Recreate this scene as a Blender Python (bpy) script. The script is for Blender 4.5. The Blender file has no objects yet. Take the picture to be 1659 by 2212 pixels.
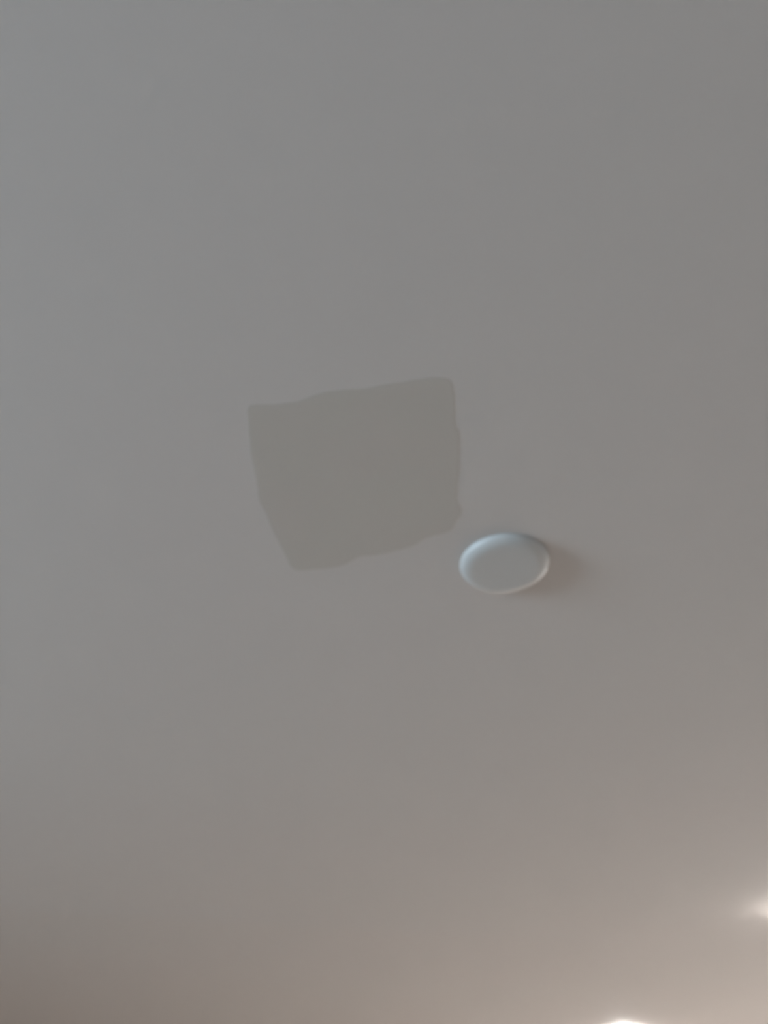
import bpy, bmesh, math
from mathutils import Vector, noise

# ------------------------------------------------------------------ camera
W, H_IMG = 1659, 2212
FPX = 1662.0                      # focal length in pixels
TH = math.radians(47.0)           # angle between the optical axis and the zenith
CAM = Vector((0.0, 0.0, 1.75))
CEIL = 2.60                       # ceiling height
scene = bpy.context.scene
COL = scene.collection

cam_data = bpy.data.cameras.new('camera')
cam_data.sensor_fit = 'VERTICAL'
cam_data.sensor_height = 34.6
cam_data.lens = 34.6 * FPX / H_IMG
cam_data.clip_start = 0.01
cam_data.dof.use_dof = True       # the phone had focused too near: everything is a little soft
cam_data.dof.focus_distance = 0.62
cam_data.dof.aperture_fstop = 3.4
cam = bpy.data.objects.new('camera', cam_data)
cam.location = CAM
cam.rotation_euler = (math.pi - TH, 0, 0)
COL.objects.link(cam)
scene.camera = cam

# ------------------------------------------------------------------ daylight and exposure
SKY = (0.65, 0.83, 1.0)
SKY_STRENGTH = 5.15
LAMP_STRENGTH = 352.0
LAMP_COLOUR = (1.0, 0.975, 0.955)

world = bpy.data.worlds.new('overcast_sky')
scene.world = world
world.use_nodes = True
bg = world.node_tree.nodes['Background']
bg.inputs[0].default_value = (*SKY, 1)
bg.inputs[1].default_value = SKY_STRENGTH

scene.view_settings.view_transform = 'Standard'
scene.view_settings.look = 'None'
scene.view_settings.gamma = 1.0
scene.view_settings.use_curve_mapping = False
scene.view_settings.exposure = 3.05
scene.cycles.max_bounces = 6
scene.cycles.diffuse_bounces = 4

# room extents
X0, X1, Y0, Y1 = -4.3, 3.0, -4.2, 9.0
# high window in the left wall
WY0, WY1, WZ0, WZ1 = -2.1, 0.3, 1.45, 2.42

portal_data = bpy.data.lights.new('window_daylight_portal', 'AREA')
portal_data.shape = 'RECTANGLE'
portal_data.size = WZ1 - WZ0
portal_data.size_y = WY1 - WY0
portal_data.cycles.is_portal = True
portal = bpy.data.objects.new('window_daylight_portal', portal_data)
portal.location = (X0 - 0.16, (WY0 + WY1) / 2, (WZ0 + WZ1) / 2)
portal.rotation_euler = (0, -math.pi / 2, 0)   # -Z of the lamp looks along +X, into the room
COL.objects.link(portal)


def at(px, py, z=CEIL):
    """Point of the horizontal plane z that the photograph's pixel (px, py) shows."""
    u, v = (px - W / 2) / FPX, (py - H_IMG / 2) / FPX
    right = Vector((1, 0, 0))
    fwd = Vector((0, math.sin(TH), math.cos(TH)))
    up = Vector((0, -math.cos(TH), math.sin(TH)))
    d = fwd + right * u - up * v
    return CAM + d * ((z - CAM.z) / d.z)


# ------------------------------------------------------------------ materials
def material(name, colour, rough=0.6, var=None, var_scale=2.0, bump=0.0, bump_scale=300.0,
             spec=0.5, emission=None, strength=0.0):
    m = bpy.data.materials.new(name)
    m.use_nodes = True
    nt = m.node_tree
    b = nt.nodes['Principled BSDF']
    b.inputs['Base Color'].default_value = (*colour, 1)
    b.inputs['Roughness'].default_value = rough
    b.inputs['Specular IOR Level'].default_value = spec
    tc = nt.nodes.new('ShaderNodeTexCoord')
    if var:
        n = nt.nodes.new('ShaderNodeTexNoise')
        n.inputs['Scale'].default_value = var_scale
        n.inputs['Detail'].default_value = 3
        r = nt.nodes.new('ShaderNodeValToRGB')
        r.color_ramp.elements[0].position = 0.3
        r.color_ramp.elements[1].position = 0.7
        r.color_ramp.elements[0].color = (*colour, 1)
        r.color_ramp.elements[1].color = (*var, 1)
        nt.links.new(tc.outputs['Object'], n.inputs['Vector'])
        nt.links.new(n.outputs['Fac'], r.inputs['Fac'])
        nt.links.new(r.outputs['Color'], b.inputs['Base Color'])
    if bump:
        n = nt.nodes.new('ShaderNodeTexNoise')
        n.inputs['Scale'].default_value = bump_scale
        n.inputs['Detail'].default_value = 4
        bp = nt.nodes.new('ShaderNodeBump')
        bp.inputs['Strength'].default_value = bump
        bp.inputs['Distance'].default_value = 0.001
        nt.links.new(tc.outputs['Object'], n.inputs['Vector'])
        nt.links.new(n.outputs['Fac'], bp.inputs['Height'])
        nt.links.new(bp.outputs['Normal'], b.inputs['Normal'])
    if emission:
        b.inputs['Emission Color'].default_value = (*emission, 1)
        b.inputs['Emission Strength'].default_value = strength
    return m


M_CEIL = material('ceiling_paint', (0.81, 0.735, 0.68), 0.85, var=(0.81, 0.728, 0.675), var_scale=1.3,
                  bump=0.12, bump_scale=260, spec=0.25)
M_PATCH = material('patch_paint', (0.715, 0.645, 0.572), 0.8, var=(0.725, 0.64, 0.572), var_scale=7,
                   bump=0.15, bump_scale=220, spec=0.25)
M_COVER = material('cover_plastic', (0.685, 0.65, 0.615), 0.4, var=(0.695, 0.66, 0.625), var_scale=20, spec=0.5)
M_BASE = material('base_plastic', (0.62, 0.61, 0.59), 0.5, var=(0.63, 0.62, 0.60), var_scale=30)
M_WALL = material('wall_paint', (0.52, 0.50, 0.48), 0.8, var=(0.53, 0.51, 0.49), var_scale=1.5, bump=0.1)
M_TRIM = material('white_trim_paint', (0.78, 0.77, 0.75), 0.45, var=(0.79, 0.78, 0.76), var_scale=4)
M_FRAME = material('window_frame_aluminium', (0.35, 0.35, 0.36), 0.4, var=(0.37, 0.37, 0.38), var_scale=9)
M_LAMP_TRIM = material('lamp_trim_enamel', (0.82, 0.81, 0.80), 0.4, var=(0.83, 0.82, 0.81), var_scale=20)
M_DIFFUSER = material('lamp_diffuser', (0.9, 0.9, 0.9), 0.5, emission=LAMP_COLOUR, strength=LAMP_STRENGTH)

# floor: warm timber boards, drawn by a brick texture (never in view)
M_FLOOR = bpy.data.materials.new('timber_floor')
M_FLOOR.use_nodes = True
_nt = M_FLOOR.node_tree
_b = _nt.nodes['Principled BSDF']
_b.inputs['Roughness'].default_value = 0.5
_br = _nt.nodes.new('ShaderNodeTexBrick')
_br.inputs['Color1'].default_value = (0.125, 0.112, 0.10, 1)
_br.inputs['Color2'].default_value = (0.105, 0.094, 0.083, 1)
_br.inputs['Mortar'].default_value = (0.04, 0.03, 0.02, 1)
_br.inputs['Scale'].default_value = 1.0
_br.inputs['Brick Width'].default_value = 1.4
_br.inputs['Row Height'].default_value = 0.16
_br.inputs['Mortar Size'].default_value = 0.003
_tc = _nt.nodes.new('ShaderNodeTexCoord')
_nt.links.new(_tc.outputs['Object'], _br.inputs['Vector'])
_nt.links.new(_br.outputs['Color'], _b.inputs['Base Color'])

# window glass: clear thin pane with a faint reflection
M_GLASS = bpy.data.materials.new('window_glass')
M_GLASS.use_nodes = True
_nt = M_GLASS.node_tree
_nt.nodes.clear()
_o = _nt.nodes.new('ShaderNodeOutputMaterial')
_mx = _nt.nodes.new('ShaderNodeMixShader')
_tr = _nt.nodes.new('ShaderNodeBsdfTransparent')
_tr.inputs[0].default_value = (0.94, 0.97, 0.98, 1)
_gl = _nt.nodes.new('ShaderNodeBsdfGlossy')
_gl.inputs['Roughness'].default_value = 0.02
_mx.inputs[0].default_value = 0.06
_nt.links.new(_tr.outputs[0], _mx.inputs[1])
_nt.links.new(_gl.outputs[0], _mx.inputs[2])
_nt.links.new(_mx.outputs[0], _o.inputs[0])


# ------------------------------------------------------------------ builders
def link(name, bm, mat, parent=None, smooth=False):
    bmesh.ops.recalc_face_normals(bm, faces=bm.faces)
    me = bpy.data.meshes.new(name)
    bm.to_mesh(me)
    bm.free()
    me.materials.append(mat)
    if smooth:
        for p in me.polygons:
            p.use_smooth = True
    o = bpy.data.objects.new(name, me)
    COL.objects.link(o)
    if parent:
        o.parent = parent
    return o


def add_box(bm, lo, hi):
    r = bmesh.ops.create_cube(bm, size=1.0)
    for v in r['verts']:
        v.co = Vector([(lo[i] + hi[i]) / 2 + v.co[i] * (hi[i] - lo[i]) for i in range(3)])


def box(name, lo, hi, mat, parent=None):
    bm = bmesh.new()
    add_box(bm, lo, hi)
    return link(name, bm, mat, parent)


def structure(o):
    o['kind'] = 'structure'
    return o


def empty(name, loc, label, cat, group=None):
    o = bpy.data.objects.new(name, None)
    o.empty_display_size = 0.05
    o.location = loc
    COL.objects.link(o)
    o['label'] = label
    o['category'] = cat
    if group:
        o['group'] = group
    return o


def lathe(name, profile, mat, parent, seg=96, smooth=True):
    """Turn a profile of (radius, z) about the vertical axis; radius 0 closes it."""
    bm = bmesh.new()
    rings = []
    for r, z in profile:
        if r < 1e-6:
            rings.append([bm.verts.new((0, 0, z))])
        else:
            rings.append([bm.verts.new((r * math.cos(2 * math.pi * k / seg), r * math.sin(2 * math.pi * k / seg), z))
                          for k in range(seg)])
    for a, b in zip(rings, rings[1:]):
        for k in range(seg):
            j = (k + 1) % seg
            if len(a) == 1 and len(b) == 1:
                continue
            if len(a) == 1:
                bm.faces.new((a[0], b[j], b[k]))
            elif len(b) == 1:
                bm.faces.new((a[k], a[j], b[0]))
            else:
                bm.faces.new((a[k], a[j], b[j], b[k]))
    return link(name, bm, mat, parent, smooth)


# ------------------------------------------------------------------ the room
T = 0.15
structure(box('floor', (X0 - T, Y0 - T, -0.12), (X1 + T, Y1 + T, 0.0), M_FLOOR))
structure(box('wall_right', (X1, Y0, 0), (X1 + T, Y1, CEIL), M_WALL))
structure(box('wall_back', (X0 - T, Y1, 0), (X1 + T, Y1 + T, CEIL), M_WALL))
structure(box('wall_front', (X0 - T, Y0 - T, 0), (X1 + T, Y0, CEIL), M_WALL))
bm = bmesh.new()
add_box(bm, (X0 - T, Y0, 0), (X0, WY0, CEIL))
add_box(bm, (X0 - T, WY1, 0), (X0, Y1, CEIL))
add_box(bm, (X0 - T, WY0, WZ1), (X0, WY1, CEIL))
add_box(bm, (X0 - T, WY0, 0), (X0, WY1, WZ0))
structure(link('wall_left', bm, M_WALL))
structure(box('baseboard_right', (X1 - 0.014, Y0 + 0.014, 0), (X1, Y1 - 0.014, 0.09), M_TRIM))
structure(box('baseboard_back', (X0, Y1 - 0.014, 0), (X1, Y1, 0.09), M_TRIM))
structure(box('baseboard_front', (X0, Y0, 0), (X1, Y0 + 0.014, 0.09), M_TRIM))

# sliding window
win = bpy.data.objects.new('window_1', None)
win.location = (X0, (WY0 + WY1) / 2, WZ0)
COL.objects.link(win)
structure(win)
hw, hh = (WY1 - WY0) / 2, WZ1 - WZ0
F = 0.055
bm = bmesh.new()
add_box(bm, (-0.11, -hw, 0), (-0.04, hw, F))
add_box(bm, (-0.11, -hw, hh - F), (-0.04, hw, hh))
add_box(bm, (-0.11, -hw, F), (-0.04, -hw + F, hh - F))
add_box(bm, (-0.11, hw - F, F), (-0.04, hw, hh - F))
link('window_frame', bm, M_FRAME, win)
box('mullion', (-0.105, -0.04, F), (-0.045, 0.04, hh - F), M_FRAME, win)
for s in (0, 1):
    a, b = (-hw + F, -0.04) if s == 0 else (0.04, hw - F)
    box('pane', (-0.078, a, F), (-0.072, b, hh - F), M_GLASS, win)

# ceiling: plasterboard with a faint, slightly proud taped joint across the far end
J0, J1 = at(0, 1962), at(830, 2012)
jd = (J1 - J0).normalized()
jn = Vector((-jd.y, jd.x, 0))
JOINT = 0.0035
bm = bmesh.new()
ys = []
y = Y0 - T
while y < Y1 + T:
    ys.append(y)
    y += 0.03 if 2.0 < y < 4.6 else 0.12
ys.append(Y1 + T)
nx = 70
rows = []
for y in ys:
    row = []
    for i in range(nx + 1):
        x = X0 - T + (X1 - X0 + 2 * T) * i / nx
        d = (Vector((x, y, CEIL)) - J0).dot(jn)
        fade = 1.0 - min(1.0, max(0.0, (x - 0.2) / 1.2))
        z = CEIL - JOINT * math.exp(-(d / 0.11) ** 2) * fade
        row.append(bm.verts.new((x, y, z)))
    rows.append(row)
for a, b in zip(rows, rows[1:]):
    for i in range(nx):
        bm.faces.new((a[i], b[i], b[i + 1], a[i + 1]))
ceiling = link('ceiling', bm, M_CEIL, smooth=True)
sol = ceiling.modifiers.new('thickness', 'SOLIDIFY')
sol.thickness = 0.12
sol.offset = -1.0
structure(ceiling)
# make sure the visible face looks down
if ceiling.data.polygons[0].normal.z > 0:
    ceiling.data.flip_normals()

# ------------------------------------------------------------------ repair patch
OUT = [(538, 877), (590, 873), (643, 866), (704, 846), (787, 838), (896, 820), (946, 815), (972, 822), (981, 850),
       (983, 915), (992, 936), (991, 1013), (987, 1075), (998, 1105), (985, 1126), (971, 1147), (921, 1162),
       (889, 1180), (824, 1197), (777, 1203), (740, 1221), (682, 1230), (635, 1229), (614, 1194), (588, 1143),
       (574, 1108), (560, 1082), (553, 1035), (541, 977), (536, 912)]
pts = [at(*p) for p in OUT]
c0 = sum(pts, Vector()) / len(pts)
fine = []
n = len(pts)
for i in range(n):
    p0, p1, p2, p3 = (pts[(i + k - 1) % n] for k in range(4))
    for s in range(6):
        t = s / 6
        q = 0.5 * ((2 * p1) + (p2 - p0) * t + (2 * p0 - 5 * p1 + 4 * p2 - p3) * t * t
                   + (3 * p1 - p0 - 3 * p2 + p3) * t ** 3)
        w = noise.noise(Vector((q.x * 90, q.y * 90, 3.1))) * 0.0012
        fine.append(q + (q - c0).normalized() * w)
bm = bmesh.new()
m_ = len(fine)
def outline(off, z):
    ring = []
    for i in range(m_):
        tan = (fine[(i + 1) % m_] - fine[i - 1]).normalized()
        nrm = Vector((-tan.y, tan.x, 0))
        if nrm.dot(fine[i] - c0) < 0:
            nrm = -nrm
        p = fine[i] + nrm * off - c0
        ring.append(bm.verts.new((p.x, p.y, z)))
    return ring


rings = [outline(0.0, 0.0004), outline(0.0, -0.0001), outline(-0.0008, -0.0003)]   # a coat of paint and filler, 0.3 mm proud
for a, b in zip(rings, rings[1:]):
    for i in range(m_):
        j = (i + 1) % m_
        bm.faces.new((a[i], a[j], b[j], b[i]))
for ring, z in ((rings[-1], -0.0003), (rings[0], 0.0004)):
    ctr = bm.verts.new((0, 0, z))
    for i in range(m_):
        bm.faces.new((ring[i], ring[(i + 1) % m_], ctr))
patch = link('repair_patch', bm, M_PATCH)
patch.location = c0
patch['label'] = 'square drab beige paint repair patch with wavy edges on the grey ceiling'
patch['category'] = 'patch'

# ------------------------------------------------------------------ round cover
PC = at(1089.5, 1215)
R = 0.0775
cover = empty('ceiling_cover', (PC.x, PC.y, CEIL), 'round white flush cover disc with a rounded rim beside the square patch', 'ceiling cover')
lathe('base', [(0, 0), (R * 0.985, 0), (R * 0.985, -0.004), (R * 0.93, -0.004), (0, -0.004)], M_BASE, cover, smooth=False)
BV, BH, ZB = 0.022, 0.0125, -0.0035       # width, height and start of the rounded rim
prof = [(0, -0.003), (R * 0.95, -0.003), (R * 0.995, -0.0031)]
for k in range(25):                       # rounded rim, quarter of an ellipse
    a = math.pi / 2 * k / 24
    prof.append((R - BV * (1 - math.cos(a)), ZB - BH * math.sin(a)))
zf = ZB - BH
prof += [(R - BV - 0.004, zf), (R * 0.4, zf), (0, zf)]
lathe('cover_plate', prof, M_COVER, cover)


# ------------------------------------------------------------------ downlights
def downlight(px, py, label):
    p = at(px, py)
    o = empty('downlight', (p.x, p.y, CEIL), label, 'downlight', 'lit ceiling downlights in a row')
    r = 0.075
    ri = r * 0.88
    lathe('trim_ring', [(ri, 0), (r, 0), (r, -0.0006), (r * 0.985, -0.0014), (r * 0.90, -0.0018),
                        (ri, -0.0018), (ri, 0)], M_LAMP_TRIM, o, 64)
    prof = [(0, -0.0005), (ri * 0.995, -0.0005), (ri * 0.995, -0.0018)]
    for k in range(1, 9):
        a = math.pi / 2 * k / 8
        prof.append((ri * 0.995 * math.cos(a), -0.0018 - 0.0045 * math.sin(a)))
    lathe('diffuser', prof, M_DIFFUSER, o, 32)
    return o


downlight(1347, 2223, 'lit white downlight cut by the bottom edge of the photo')
downlight(1749, 1954, 'lit downlight glowing at the right edge of the photo')
# unseen downlight, added at the row's spacing to brighten the ceiling's far end
far = downlight(1712, 1952, 'unseen lit downlight added near the back wall to brighten the ceiling')
far.location = (1.4, 7.45, CEIL)
